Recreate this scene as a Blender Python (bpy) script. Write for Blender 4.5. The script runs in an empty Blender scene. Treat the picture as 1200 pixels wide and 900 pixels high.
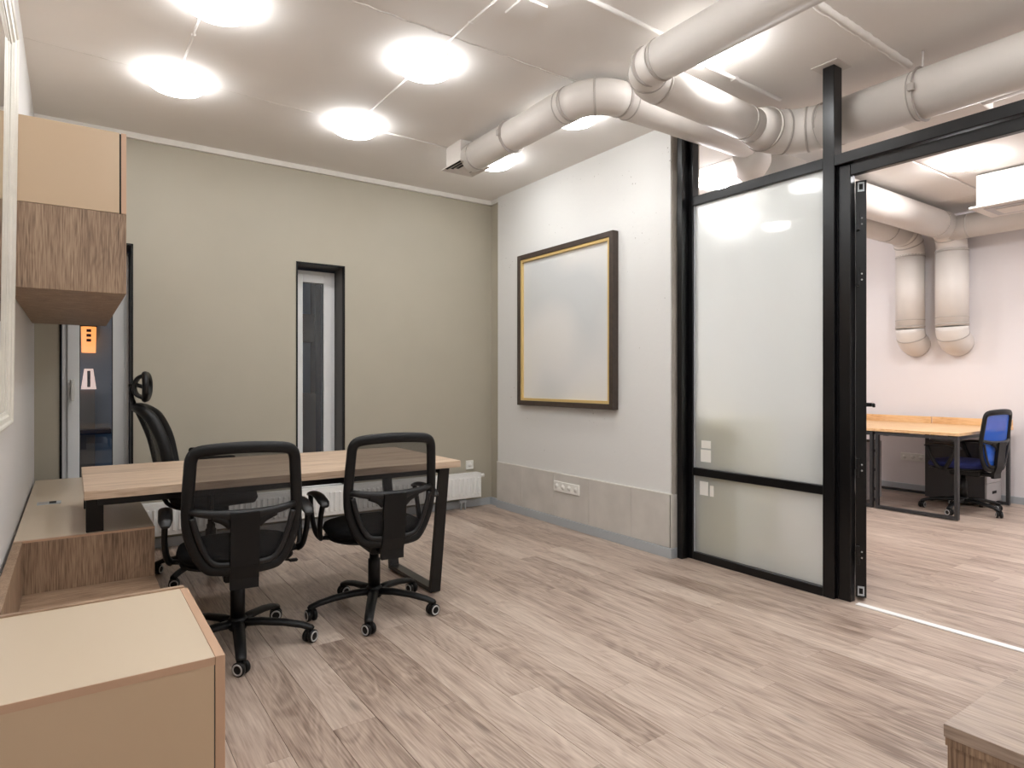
import bpy, bmesh, math, random
from mathutils import Vector, Matrix
random.seed(7)
S = bpy.context.scene
C = S.collection
PI = math.pi

# ------------------------------------------------------------------ camera
F_PX, EYE = 743.0, 1.19
YAW = math.atan(516 / 743.0)
cam_d = bpy.data.cameras.new('camera')
cam = bpy.data.objects.new('camera', cam_d)
C.objects.link(cam)
cam_d.sensor_width = 36.0
cam_d.lens = 36.0 * F_PX / 1200.0
cam_d.shift_y = -4.0 / 1200.0
cam_d.clip_start = 0.05
cam.location = (0, 0, EYE)
cam.rotation_euler = (PI / 2, 0, -YAW)
S.camera = cam
# ------------------------------------------------------------------ world, exposure
w = bpy.data.worlds.new('night_sky'); S.world = w
w.use_nodes = True
w.node_tree.nodes['Background'].inputs[0].default_value = (0.30, 0.42, 0.60, 1)
w.node_tree.nodes['Background'].inputs[1].default_value = 0.22
S.view_settings.view_transform = 'Standard'
S.view_settings.look = 'None'
S.view_settings.gamma = 1.0
S.view_settings.use_curve_mapping = False
S.view_settings.exposure = 0.6
LAMP = 16.0          # radiance of the opal ceiling lamps, main room
LAMP2 = 56.0         # and of those in the room behind

# ------------------------------------------------------------------ materials
def lin(r, g, b):
    f = lambda c: (c / 255 / 12.92) if c / 255 <= 0.04045 else ((c / 255 + 0.055) / 1.055) ** 2.4
    return (f(r), f(g), f(b), 1)
class N:
    def __init__(self, name):
        self.m = bpy.data.materials.new(name); self.m.use_nodes = True
        self.t = self.m.node_tree; self.b = self.t.nodes['Principled BSDF']
        self.out = self.t.nodes['Material Output']
    def add(self, t, **kw):
        n = self.t.nodes.new(t)
        for k, v in kw.items(): setattr(n, k, v)
        return n
    def link(self, a, b): self.t.links.new(a, b)
def plain(name, col, rough=0.5, metal=0.0, spec=0.5, bump=0.0, bscale=200.0, vary=0.0, vscale=3.0, coat=0.0):
    n = N(name)
    n.b.inputs['Base Color'].default_value = col
    n.b.inputs['Roughness'].default_value = rough
    n.b.inputs['Metallic'].default_value = metal
    n.b.inputs['Specular IOR Level'].default_value = spec
    n.b.inputs['Coat Weight'].default_value = coat
    tc = n.add('ShaderNodeTexCoord')
    if bump:
        no = n.add('ShaderNodeTexNoise'); no.inputs['Scale'].default_value = bscale; no.inputs['Detail'].default_value = 4
        bp = n.add('ShaderNodeBump'); bp.inputs['Strength'].default_value = bump; bp.inputs['Distance'].default_value = 0.004
        n.link(tc.outputs['Object'], no.inputs['Vector']); n.link(no.outputs['Fac'], bp.inputs['Height'])
        n.link(bp.outputs['Normal'], n.b.inputs['Normal'])
    if vary:
        no = n.add('ShaderNodeTexNoise'); no.inputs['Scale'].default_value = vscale; no.inputs['Detail'].default_value = 6
        n.link(tc.outputs['Object'], no.inputs['Vector'])
        mr = n.add('ShaderNodeMapRange'); mr.inputs[1].default_value = 0.3; mr.inputs[2].default_value = 0.7
        mr.inputs[3].default_value = 1 - vary; mr.inputs[4].default_value = 1 + vary
        n.link(no.outputs['Fac'], mr.inputs[0])
        mx = n.add('ShaderNodeVectorMath', operation='SCALE'); mx.inputs[0].default_value = col[:3]
        n.link(mr.outputs[0], mx.inputs['Scale']); n.link(mx.outputs[0], n.b.inputs['Base Color'])
    return n.m
def wood(name, dark, mid, light, axis='y', fine=1.0, rough=0.45, per_object=False, tone=0.0, knots=0.0, k1=0.6, k2=0.5, k3=0.04):
    n = N(name)
    n.b.inputs['Roughness'].default_value = rough
    tc = n.add('ShaderNodeTexCoord')
    vec = tc.outputs['Object']
    oi = n.add('ShaderNodeObjectInfo')
    if per_object:
        m = n.add('ShaderNodeVectorMath', operation='SCALE'); m.inputs[0].default_value = (37.1, 91.7, 53.3)
        n.link(oi.outputs['Random'], m.inputs['Scale'])
        a = n.add('ShaderNodeVectorMath', operation='ADD'); n.link(vec, a.inputs[0]); n.link(m.outputs[0], a.inputs[1]); vec = a.outputs[0]
    def mapped(along, across):
        mp = n.add('ShaderNodeMapping')
        mp.inputs['Scale'].default_value = {'x': (along, across, across), 'y': (across, along, across), 'z': (across, across, along)}[axis]
        n.link(vec, mp.inputs['Vector']); return mp.outputs[0]
    n1 = n.add('ShaderNodeTexNoise'); n1.inputs['Scale'].default_value = 1; n1.inputs['Detail'].default_value = 5; n1.inputs['Distortion'].default_value = 0.9
    n.link(mapped(1.3 * fine, 11 * fine), n1.inputs['Vector'])
    n2 = n.add('ShaderNodeTexNoise'); n2.inputs['Scale'].default_value = 1; n2.inputs['Detail'].default_value = 3
    n.link(mapped(7 * fine, 150 * fine), n2.inputs['Vector'])
    n3 = n.add('ShaderNodeTexNoise'); n3.inputs['Scale'].default_value = 1; n3.inputs['Detail'].default_value = 2; n3.inputs['Distortion'].default_value = 1.5
    n.link(mapped(1.0 * fine, 5 * fine), n3.inputs['Vector'])
    # growth rings: sine of a slowly warped field
    ml = n.add('ShaderNodeMath', operation='MULTIPLY'); n.link(n3.outputs['Fac'], ml.inputs[0]); ml.inputs[1].default_value = 55
    sn = n.add('ShaderNodeMath', operation='SINE'); n.link(ml.outputs[0], sn.inputs[0])
    s0 = n.add('ShaderNodeMath', operation='MULTIPLY_ADD'); n.link(n1.outputs['Fac'], s0.inputs[0]); s0.inputs[1].default_value = k1; s0.inputs[2].default_value = 0.67 - (k1 + k2) * .5
    s1 = n.add('ShaderNodeMath', operation='MULTIPLY_ADD'); n.link(sn.outputs[0], s1.inputs[0]); s1.inputs[1].default_value = k3; n.link(s0.outputs[0], s1.inputs[2])
    s2 = n.add('ShaderNodeMath', operation='MULTIPLY_ADD'); n.link(n2.outputs['Fac'], s2.inputs[0]); s2.inputs[1].default_value = k2; n.link(s1.outputs[0], s2.inputs[2])
    fac = s2.outputs[0]
    if tone:
        s3 = n.add('ShaderNodeMath', operation='MULTIPLY_ADD'); n.link(oi.outputs['Random'], s3.inputs[0]); s3.inputs[1].default_value = tone; n.link(fac, s3.inputs[2])
        s4 = n.add('ShaderNodeMath', operation='SUBTRACT'); n.link(s3.outputs[0], s4.inputs[0]); s4.inputs[1].default_value = tone / 2; fac = s4.outputs[0]
    cr = n.add('ShaderNodeValToRGB'); e = cr.color_ramp.elements
    e[0].position = 0.46; e[0].color = dark; e[1].position = 0.9; e[1].color = light
    k = e.new(0.66); k.color = mid
    n.link(fac, cr.inputs[0]); col = cr.outputs[0]
    if knots:
        vo = n.add('ShaderNodeTexVoronoi'); vo.inputs['Scale'].default_value = 1
        n.link(mapped(1.6, 4.5), vo.inputs['Vector'])
        kr = n.add('ShaderNodeMapRange'); kr.inputs[1].default_value = 0.02; kr.inputs[2].default_value = 0.10; kr.inputs[3].default_value = 1 - knots; kr.inputs[4].default_value = 1
        n.link(vo.outputs['Distance'], kr.inputs[0])
        vm = n.add('ShaderNodeVectorMath', operation='SCALE'); n.link(col, vm.inputs[0]); n.link(kr.outputs[0], vm.inputs['Scale']); col = vm.outputs[0]
    n.link(col, n.b.inputs['Base Color'])
    bp = n.add('ShaderNodeBump'); bp.inputs['Strength'].default_value = 0.12; bp.inputs['Distance'].default_value = 0.002
    n.link(fac, bp.inputs['Height']); n.link(bp.outputs['Normal'], n.b.inputs['Normal'])
    return n.m
def emitter(name, col, strength):
    n = N(name)
    n.b.inputs['Base Color'].default_value = (0.8, 0.8, 0.8, 1)
    n.b.inputs['Emission Color'].default_value = col
    n.b.inputs['Emission Strength'].default_value = strength
    return n.m
def mesh_fabric(name, col, open_):
    n = N(name)
    n.b.inputs['Base Color'].default_value = col; n.b.inputs['Roughness'].default_value = 0.7
    tr = n.add('ShaderNodeBsdfTransparent'); mx = n.add('ShaderNodeMixShader')
    mx.inputs[0].default_value = 1 - open_
    n.link(tr.outputs[0], mx.inputs[1]); n.link(n.b.outputs[0], mx.inputs[2]); n.link(mx.outputs[0], n.out.inputs['Surface'])
    return n.m
def pitted(name, col):
    n = N(name); n.b.inputs['Roughness'].default_value = 0.75
    tc = n.add('ShaderNodeTexCoord')
    vo = n.add('ShaderNodeTexVoronoi'); vo.inputs['Scale'].default_value = 26; vo.inputs['Randomness'].default_value = 1
    n.link(tc.outputs['Object'], vo.inputs['Vector'])
    no = n.add('ShaderNodeTexNoise'); no.inputs['Scale'].default_value = 3.5; no.inputs['Detail'].default_value = 3; n.link(tc.outputs['Object'], no.inputs['Vector'])
    th = n.add('ShaderNodeMapRange'); th.inputs[1].default_value = 0.5; th.inputs[2].default_value = 0.72; th.inputs[3].default_value = 0.0; th.inputs[4].default_value = 0.16
    n.link(no.outputs['Fac'], th.inputs[0])
    lt = n.add('ShaderNodeMath', operation='LESS_THAN'); n.link(vo.outputs['Distance'], lt.inputs[0]); n.link(th.outputs[0], lt.inputs[1])
    mx = n.add('ShaderNodeMix', data_type='RGBA'); mx.inputs[6].default_value = col; mx.inputs[7].default_value = (col[0] * .62, col[1] * .6, col[2] * .58, 1)
    n.link(lt.outputs[0], mx.inputs[0]); n.link(mx.outputs[2], n.b.inputs['Base Color'])
    nb = n.add('ShaderNodeTexNoise'); nb.inputs['Scale'].default_value = 30; nb.inputs['Detail'].default_value = 5; n.link(tc.outputs['Object'], nb.inputs['Vector'])
    ma = n.add('ShaderNodeMath', operation='MULTIPLY_ADD'); n.link(lt.outputs[0], ma.inputs[0]); ma.inputs[1].default_value = -1.5; n.link(nb.outputs['Fac'], ma.inputs[2])
    bp = n.add('ShaderNodeBump'); bp.inputs['Strength'].default_value = 0.25; bp.inputs['Distance'].default_value = 0.004
    n.link(ma.outputs[0], bp.inputs['Height']); n.link(bp.outputs['Normal'], n.b.inputs['Normal'])
    return n.m
def frosted(name):
    n = N(name)
    n.b.inputs['Base Color'].default_value = (0.93, 0.97, 0.95, 1)
    n.b.inputs['Transmission Weight'].default_value = 0.85
    n.b.inputs['Roughness'].default_value = 0.22
    n.b.inputs['IOR'].default_value = 1.35
    n.b.inputs['Coat Weight'].default_value = 0.8
    n.b.inputs['Coat Roughness'].default_value = 0.03
    tl = n.add('ShaderNodeBsdfTranslucent'); tl.inputs[0].default_value = (0.90, 0.93, 0.92, 1)
    mx = n.add('ShaderNodeMixShader'); mx.inputs[0].default_value = 0.45
    df = n.add('ShaderNodeBsdfDiffuse'); df.inputs[0].default_value = (0.90, 0.93, 0.92, 1)
    m2 = n.add('ShaderNodeMixShader'); m2.inputs[0].default_value = 0.36
    n.link(tl.outputs[0], m2.inputs[1]); n.link(df.outputs[0], m2.inputs[2])
    n.link(n.b.outputs[0], mx.inputs[1]); n.link(m2.outputs[0], mx.inputs[2]); n.link(mx.outputs[0], n.out.inputs['Surface'])
    return n.m
def clear_glass(name):
    n = N(name)
    gl = n.add('ShaderNodeBsdfGlossy'); gl.inputs['Roughness'].default_value = 0.0
    tr = n.add('ShaderNodeBsdfTransparent'); fr = n.add('ShaderNodeFresnel'); fr.inputs[0].default_value = 1.5
    ad = n.add('ShaderNodeMath', operation='MULTIPLY'); n.link(fr.outputs[0], ad.inputs[0]); ad.inputs[1].default_value = 1.5
    mx = n.add('ShaderNodeMixShader'); n.link(ad.outputs[0], mx.inputs[0]); n.link(tr.outputs[0], mx.inputs[1]); n.link(gl.outputs[0], mx.inputs[2])
    n.link(mx.outputs[0], n.out.inputs['Surface'])
    return n.m
def print_mat(name):
    # soft blurred print: cream and cool grey blotches
    n = N(name); n.b.inputs['Roughness'].default_value = 0.35
    tc = n.add('ShaderNodeTexCoord')
    no = n.add('ShaderNodeTexNoise'); no.inputs['Scale'].default_value = 1.5; no.inputs['Detail'].default_value = 0.5
    n.link(tc.outputs['Object'], no.inputs['Vector'])
    cr = n.add('ShaderNodeValToRGB'); e = cr.color_ramp.elements
    e[0].position = 0.3; e[0].color = lin(206, 208, 208); e[1].position = 0.7; e[1].color = lin(230, 227, 220)
    k = e.new(0.5); k.color = lin(225, 223, 220)
    n.link(no.outputs['Fac'], cr.inputs[0]); n.link(cr.outputs[0], n.b.inputs['Base Color'])
    return n.m

M = {}
M['ceiling'] = plain('ceiling_paint', lin(232, 227, 222), 0.8, bump=0.10, bscale=14, vary=0.03, vscale=1.2)
M['white_wall'] = pitted('white_concrete', lin(224, 223, 220))
M['left_wall'] = plain('white_paint', lin(222, 219, 217), 0.6, bump=0.05, bscale=60)
M['green'] = plain('olive_paint', lin(178, 171, 154), 0.55, bump=0.06, bscale=90, vary=0.02)
M['white2'] = plain('white_paint_rear', lin(231, 225, 225), 0.6, bump=0.04, bscale=60)
M['reveal'] = plain('raw_plaster', lin(186, 178, 168), 0.9, bump=0.8, bscale=35, vary=0.08, vscale=12)
M['cornice'] = plain('cornice_paint', lin(226, 222, 214), 0.6)
M['joint'] = plain('floor_joint', lin(90, 78, 70), 0.8)
M['plank'] = wood('oak_laminate', lin(130, 110, 97), lin(177, 157, 142), lin(206, 189, 174), 'y', 1.0, 0.36, True, 0.17, 0.30, 0.55, 0.55, 0.045)
M['desk'] = wood('light_oak_top', lin(156, 129, 106), lin(198, 172, 147), lin(218, 196, 172), 'x', 1.3, 0.4, k1=.7, k2=.5, k3=.02)
M['desk2'] = wood('honey_oak_top', lin(200, 150, 98), lin(226, 184, 134), lin(238, 204, 158), 'y', 1.6, 0.4)
M['veneer_z'] = wood('brown_oak_upright', lin(94, 73, 57), lin(147, 120, 97), lin(184, 157, 129), 'z', 1.5, 0.5, k1=.35, k2=.75, k3=.025)
M['veneer_x'] = wood('brown_oak_flat', lin(106, 84, 67), lin(160, 132, 108), lin(190, 164, 138), 'x', 1.5, 0.45, k1=.35, k2=.75, k3=.025)
M['veneer_y'] = wood('brown_oak_long', lin(120, 102, 90), lin(172, 152, 136), lin(198, 178, 160), 'y', 1.0, 0.4, k1=.35, k2=.6, k3=.02)
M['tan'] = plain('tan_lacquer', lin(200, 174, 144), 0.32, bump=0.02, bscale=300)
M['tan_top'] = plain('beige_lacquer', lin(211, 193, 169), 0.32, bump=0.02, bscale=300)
M['straw'] = plain('straw_laminate', lin(232, 204, 146), 0.45, vary=.04, vscale=6)
M['tan_edge'] = plain('tan_edge_band', lin(196, 160, 132), 0.4)
M['tile'] = plain('grey_stone_tile', lin(206, 201, 194), 0.4, vary=0.08, vscale=5.0, bump=0.05, bscale=40)
M['grout'] = plain('tile_grout', lin(140, 134, 126), 0.8)
M['alu'] = plain('brushed_aluminium', lin(184, 190, 195), 0.38, 0.25)
M['alu_bright'] = plain('bright_aluminium', lin(244, 243, 241), 0.4, 0.0)
M['black_metal'] = plain('black_steel', lin(9, 9, 11), 0.28, 0.0, 0.42)
M['black_trim'] = plain('black_trim', lin(10, 10, 11), 0.5, spec=.3)
M['liner'] = plain('dark_grey_liner', lin(92, 90, 87), 0.6)
M['pvc'] = plain('white_pvc', lin(244, 244, 243), 0.35)
M['white_plastic'] = plain('white_plastic', lin(236, 234, 228), 0.35)
M['socket_hole'] = plain('socket_recess', lin(120, 118, 112), 0.6)
M['rad'] = plain('radiator_enamel', lin(240, 239, 236), 0.35)
M['duct'] = plain('duct_paint', lin(216, 209, 202), 0.5, bump=0.05, bscale=40)
M['duct_seam'] = plain('duct_seam_sealant', lin(178, 170, 163), 0.7)
M['black_plastic'] = plain('black_plastic', lin(11, 11, 12), 0.45, spec=.35)
M['satin_black'] = plain('satin_black_plastic', lin(22, 22, 23), 0.36, spec=.45)
M['black_fabric'] = plain('black_fabric', lin(9, 9, 10), 0.9, spec=.2, bump=0.3, bscale=500)
M['blue_fabric'] = plain('navy_fabric', lin(26, 34, 92), 0.85, bump=0.3, bscale=500)
M['mesh_black'] = mesh_fabric('black_mesh', lin(30, 29, 30), 0.34)
M['mesh_blue'] = mesh_fabric('blue_mesh', lin(20, 92, 200), 0.10)
M['chrome'] = plain('chrome_ring', lin(205, 205, 205), 0.3, 0.5)
M['frost'] = frosted('frosted_glass')
M['glass'] = clear_glass('window_glass')
M['mirror'] = plain('mirror_silver', (0.86, 0.86, 0.85, 1), 0.01, 1.0)
M['mirror_frame'] = plain('white_frame_paint', lin(226, 221, 210), 0.4, vary=0.05, vscale=20)
M['dark_frame'] = plain('dark_brown_frame', lin(66, 54, 46), 0.5, vary=0.15, vscale=30)
M['gold'] = plain('gold_lip', lin(226, 196, 132), 0.35, 0.35)
M['print'] = print_mat('blurred_print')
M['charcoal'] = plain('charcoal_laminate', lin(62, 59, 60), 0.5)
M['steel_grey'] = plain('dark_grey_steel', lin(46, 46, 48), 0.4)
M['light_grey'] = plain('light_grey_front', lin(176, 172, 172), 0.4)
M['lamp'] = emitter('opal_lamp', (0.965, 0.985, 1.0, 1), LAMP)
M['lamp2'] = emitter('opal_lamp_rear', (0.985, 0.98, 1.0, 1), LAMP2)
M['lamp_rim'] = plain('lamp_rim', lin(220, 216, 210), 0.4)
M['slot'] = plain('vent_slot', lin(30, 29, 28), 0.8)
M['plaster_seam'] = plain('plaster_seam', lin(214, 208, 202), 0.9, bump=0.6, bscale=60, vary=0.12, vscale=40)
M['outside'] = plain('blue_grey_reflection', lin(120, 140, 158), 0.8, bump=0.2, bscale=20)  # tone of the mirrored room wall, carried by the added facade
M['outside_dark'] = plain('navy_render', lin(28, 36, 58), 0.8)  # tone of the mirrored drape, also used on lantern brackets
M['outside_brown'] = plain('brown_reflection', lin(116, 100, 90), 0.8)  # tone of mirrored brown furniture, carried by the added blocks
M['lantern'] = emitter('amber_lantern', (1.0, 0.36, 0.07, 1), 0.85)
M['lantern_pale'] = emitter('pale_lantern', (1.0, 0.72, 0.62, 1), 0.45)
M['red_led'] = emitter('red_light', (1.0, 0.05, 0.12, 1), 4.0)

# ------------------------------------------------------------------ mesh helpers
def box(bm, x0, x1, y0, y1, z0, z1, bevel=0.0, seg=1, mat=None):
    sub = bmesh.new() if bevel else bm
    vs = [sub.verts.new((x, y, z)) for x in (x0, x1) for y in (y0, y1) for z in (z0, z1)]
    for f in ((0, 1, 3, 2), (4, 6, 7, 5), (0, 4, 5, 1), (2, 3, 7, 6), (0, 2, 6, 4), (1, 5, 7, 3)):
        sub.faces.new([vs[i] for i in f])
    if bevel:
        bmesh.ops.bevel(sub, geom=list(sub.edges), offset=bevel, segments=seg, profile=0.5, affect='EDGES')
        merge(bm, sub)
def merge(bm, sub, mtx=None):
    mp = {}
    for v in sub.verts: mp[v] = bm.verts.new(mtx @ v.co if mtx else v.co)
    for f in sub.faces:
        try: nf = bm.faces.new([mp[v] for v in f.verts]); nf.smooth = f.smooth
        except ValueError: pass
    sub.free()
def sweep(bm, pts, a, b, ref=(0, 0, 1), closed=False, seg=10, caps=True, square=False, smooth=True, scales=None):
    """section of half sizes a (across ref) and b (along ref) carried along pts"""
    pts = [Vector(p) for p in pts]; n = len(pts); rings = []
    ref = Vector(ref)
    for i, p in enumerate(pts):
        if closed: t = pts[(i + 1) % n] - pts[i - 1]
        elif i == 0: t = pts[1] - pts[0]
        elif i == n - 1: t = pts[-1] - pts[-2]
        else: t = (pts[i + 1] - p).normalized() + (p - pts[i - 1]).normalized()
        t.normalize()
        s = t.cross(ref)
        if s.length < 1e-4: s = t.cross(Vector((1, 0, 0)) if abs(t.x) < .9 else Vector((0, 1, 0)))
        s.normalize(); u = s.cross(t).normalized()
        k = scales[i] if scales else 1.0
        if square: prof = [(-1, -1), (1, -1), (1, 1), (-1, 1)]
        else: prof = [(math.cos(2 * PI * j / seg), math.sin(2 * PI * j / seg)) for j in range(seg)]
        rings.append([bm.verts.new(p + s * (a * k * c) + u * (b * k * d)) for c, d in prof])
    m = len(rings[0])
    for i in range(n if closed else n - 1):
        r0, r1 = rings[i], rings[(i + 1) % n]
        for j in range(m):
            f = bm.faces.new((r0[j], r0[(j + 1) % m], r1[(j + 1) % m], r1[j])); f.smooth = smooth and not square
    if caps and not closed:
        bm.faces.new(rings[0][::-1]); bm.faces.new(rings[-1])
def lathe(bm, prof, seg=32, axis='z', at=(0, 0, 0)):
    at = Vector(at); rings = []
    for r, h in prof:
        if r < 1e-6: rings.append([bm.verts.new(at + ax((0, 0, h), axis))]); continue
        rings.append([bm.verts.new(at + ax((r * math.cos(2 * PI * j / seg), r * math.sin(2 * PI * j / seg), h), axis)) for j in range(seg)])
    for r0, r1 in zip(rings, rings[1:]):
        for j in range(seg):
            k = (j + 1) % seg
            if len(r0) == 1 and len(r1) == 1: continue
            if len(r0) == 1: f = bm.faces.new((r0[0], r1[k], r1[j]))
            elif len(r1) == 1: f = bm.faces.new((r0[j], r0[k], r1[0]))
            else: f = bm.faces.new((r0[j], r0[k], r1[k], r1[j]))
            f.smooth = True
def ax(v, axis):
    x, y, z = v
    return Vector({'z': (x, y, z), 'y': (x, z, -y), 'x': (z, y, -x)}[axis])
def obj(name, bm, mat, parent=None, loc=None, autosmooth=False):
    bmesh.ops.recalc_face_normals(bm, faces=list(bm.faces))
    me = bpy.data.meshes.new(name); bm.to_mesh(me); bm.free()
    if isinstance(mat, str): mat = M[mat]
    me.materials.append(mat)
    o = bpy.data.objects.new(name, me); C.objects.link(o)
    if parent: o.parent = parent
    if loc: o.location = loc
    if autosmooth:
        for p in me.polygons: p.use_smooth = True
        me.set_sharp_from_angle(angle=math.radians(35))
    return o
def B(name, mat, parent, *dims, bevel=0.0, seg=1):
    bm = bmesh.new()
    for d in dims: box(bm, *d, bevel=bevel, seg=seg)
    return obj(name, bm, mat, parent)
def tag(o, label, cat, group=None):
    o['label'] = label; o['category'] = cat
    if group: o['group'] = group
    return o
def thing(name, label, cat, loc=(0, 0, 0), rz=0.0, group=None):
    o = bpy.data.objects.new(name, None); C.objects.link(o)
    o.empty_display_size = 0.1
    o.location = loc; o.rotation_euler = (0, 0, rz)
    return tag(o, label, cat, group)
def struct(o): o['kind'] = 'structure'; return o
def dup(root, loc, rz, label, group=None):
    def cp(o, par):
        c = o.copy(); C.objects.link(c); c.parent = par
        for ch in o.children: cp(ch, c)
        return c
    r = cp(root, None); r.location = loc; r.rotation_euler = (0, 0, rz); r['label'] = label
    if group: r['group'] = group
    return r
def arc(c, r, a0, a1, u, v, n=8):
    c, u, v = Vector(c), Vector(u), Vector(v)
    return [c + u * (r * math.cos(a0 + (a1 - a0) * i / n)) + v * (r * math.sin(a0 + (a1 - a0) * i / n)) for i in range(n + 1)]

# ------------------------------------------------------------------ the room
XL, XW, XP, X2 = -0.20, 3.30, 3.42, 7.50        # left wall, white wall, partition, rear room wall
YF, YB, ZC = -1.30, 5.15, 2.915                 # wall behind the camera, back wall, ceiling
YE = 2.885                                      # free end of the white wall

floor = struct(B('floor', 'joint', None, (XL - .1, X2 + .1, YF - .1, YB + .1, -0.08, -0.003)))
PW, PL = 0.155, 1.38
pm = {}
nrow = int(math.ceil((X2 - XL) / PW))
for i in range(nrow):
    x0 = XL + i * PW; wd = min(PW, X2 - x0) - 0.0012
    y = -0.55 - ((i * 0.53 + random.uniform(-.12, .12)) % 1.0) * PL * 0.9
    y = max(y, YF)
    while y < YB - 0.02:
        y1 = min(y + PL, YB)
        if YB - y1 < 0.12: y1 = YB
        if y1 > -0.55:
            L = round(y1 - y - 0.0012, 2); key = (round(wd, 4), L)
            if key not in pm:
                bm = bmesh.new(); box(bm, 0, wd, 0, L, -0.010, 0.0, bevel=0.0008)
                me = bpy.data.meshes.new('plank'); bmesh.ops.recalc_face_normals(bm, faces=list(bm.faces)); bm.to_mesh(me); bm.free(); me.materials.append(M['plank']); pm[key] = me
            o = bpy.data.objects.new('plank', pm[key]); C.objects.link(o); o.parent = floor; o.location = (x0, y, 0)
        y = y1
ceiling = struct(B('ceiling', 'ceiling', None, (XL - .1, X2 + .1, YF - .1, YB + .4, ZC, ZC + 0.15)))
# ceiling slab seams with lumpy filler
def seam(pts, r=0.006):
    bm = bmesh.new(); P = []
    for (a, b) in zip(pts, pts[1:]):
        n = max(2, int((Vector(b) - Vector(a)).length / 0.06))
        for i in range(n):
            q = Vector(a).lerp(Vector(b), i / n); P.append(q + Vector((random.uniform(-.006, .006), random.uniform(-.006, .006), 0)))
    P.append(Vector(pts[-1]))
    sweep(bm, P, r, r * .6, seg=6, scales=[random.uniform(.4, 1.3) for _ in P])
    return obj('ceiling_seam', bm, 'plaster_seam', ceiling)
seam([(-.2, 4.02, ZC), (2.2, 4.13, ZC)], .003)
seam([(-.2, 2.76, ZC), (2.5, 2.80, ZC)], .006)
seam([(4.2, 1.0, ZC), (4.2, 5.1, ZC)], .004)
seam([(6.9, 1.2, ZC), (6.9, 5.1, ZC)], .004)
B('ceiling_hatch', 'ceiling', ceiling, (1.66, 1.80, 2.30, 2.45, ZC - .012, ZC), bevel=.003)
# ceiling boards of the rear room
for (x0, x1, y0, y1) in ((4.95, 6.86, 1.2, 2.26), (4.95, 6.86, 2.29, 3.4), (4.2, 4.92, 1.2, 2.26)):
    B('ceiling_board', 'ceiling', ceiling, (x0, x1, y0, y1, ZC - .012, ZC), bevel=.003)

wl = struct(B('wall_left', 'left_wall', None, (XL - .15, XL, YF, YB, 0, ZC)))
struct(B('wall_front', 'left_wall', None, (XL - .15, X2 + .15, YF - .15, YF, 0, ZC)))
W1, W2, WZ0, WZ1 = (-0.067, 0.353), (1.474, 1.875), 0.31, 2.145
wb = struct(B('wall_back', 'green', None, (XL - .15, W1[0], YB, YB + .36, 0, ZC), (W1[0], W1[1], YB, YB + .36, 0, WZ0), (W1[0], W1[1], YB, YB + .36, WZ1, ZC),
                  (W1[1], W2[0], YB, YB + .36, 0, ZC), (W2[0], W2[1], YB, YB + .36, 0, WZ0), (W2[0], W2[1], YB, YB + .36, WZ1, ZC), (W2[1], 3.36, YB, YB + .36, 0, ZC)))
struct(B('wall_return', 'green', None, (3.335, 3.45, 4.985, YB, 0, ZC)))
wr = struct(B('wall_right', 'white_wall', None, (XW, 3.58, YE + .002, 4.985, 0, ZC)))
# rough plaster on the free end of the wall
bm = bmesh.new()
nz = 70; cols = []
for j in range(nz + 1):
    z = j * ZC / nz
    e = -abs(random.gauss(0, .004)) if 0 < j < nz else 0
    cols.append([bm.verts.new((XW - .0015 + (0.006 + random.uniform(0, .006)), YE + .003 - .006, z)), bm.verts.new((3.45, YE - .006, z)), bm.verts.new((3.585, YE - .006, z)),
                 bm.verts.new((XW + .012, YE + .003, z)), bm.verts.new((3.585, YE + .003, z))])
for a, b in zip(cols, cols[1:]):
    bm.faces.new((a[0], a[1], b[1], b[0])); bm.faces.new((a[1], a[2], b[2], b[1])); bm.faces.new((a[0], b[0], b[3], a[3])); bm.faces.new((a[2], a[4], b[4], b[2]))
obj('plaster_edge', bm, 'reveal', wr)
struct(B('wall_rear_room', 'white2', None, (X2, X2 + .15, YF, YB + .2, 0, ZC)))
struct(B('wall_rear_room_back', 'white2', None, (3.45, X2, YB, YB + .2, 0, ZC)))
struct(B('wall_partition', 'white_wall', None, (3.40, 3.55, YF, 0.74, 0, ZC)))
# wainscot tiles
ty = [4.985, 4.579, 4.135, 3.696, 3.244, YE]
for a, b in zip(ty, ty[1:]):
    B('tile', 'tile', wr, (XW - .012, XW, b + .0012, a - .0012, .070, .424), bevel=.0012)
B('tile', 'tile', wr, (XW - .012, XW + .05, YE - .016, YE - .007, .070, .424), bevel=.0012)
B('tile_grout', 'grout', wr, (XW - .008, XW + .001, YE + .0005, 4.984, .068, .4235))
B('tile_edge_trim', 'cornice', wr, (XW - .013, XW, YE - .016, 4.986, .424, .430))
# skirting and cornice
struct(B('baseboard_right', 'alu', None, (XW - .022, XW, YE - .022, 4.987, 0, .068), (XW, XW + .05, YE - .022, YE - .008, 0, .068), (3.313, 3.335, 4.987, YB, 0, .068), bevel=.002))
struct(B('baseboard_back', 'alu', None, (.30, 3.312, YB - .018, YB, 0, .068), bevel=.002))
struct(B('baseboard_rear_room', 'alu', None, (X2 - .018, X2, .5, YB, 0, .068), bevel=.002))
bm = bmesh.new(); sweep(bm, [(XL, YB - .0, ZC - .02), (3.335, YB, ZC - .02)], .032, .020, square=True)
struct(obj('trim_1', bm, 'cornice'))
bm = bmesh.new(); sweep(bm, [(3.335, 4.985, ZC - .02), (3.335, YB, ZC - .02)], .026, .020, square=True)
struct(obj('trim_2', bm, 'cornice'))
struct(B('trim_3', 'alu_bright', None, (3.415, 3.455, 0.83, 1.725, 0, .006), bevel=.002))    # threshold strip
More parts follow.
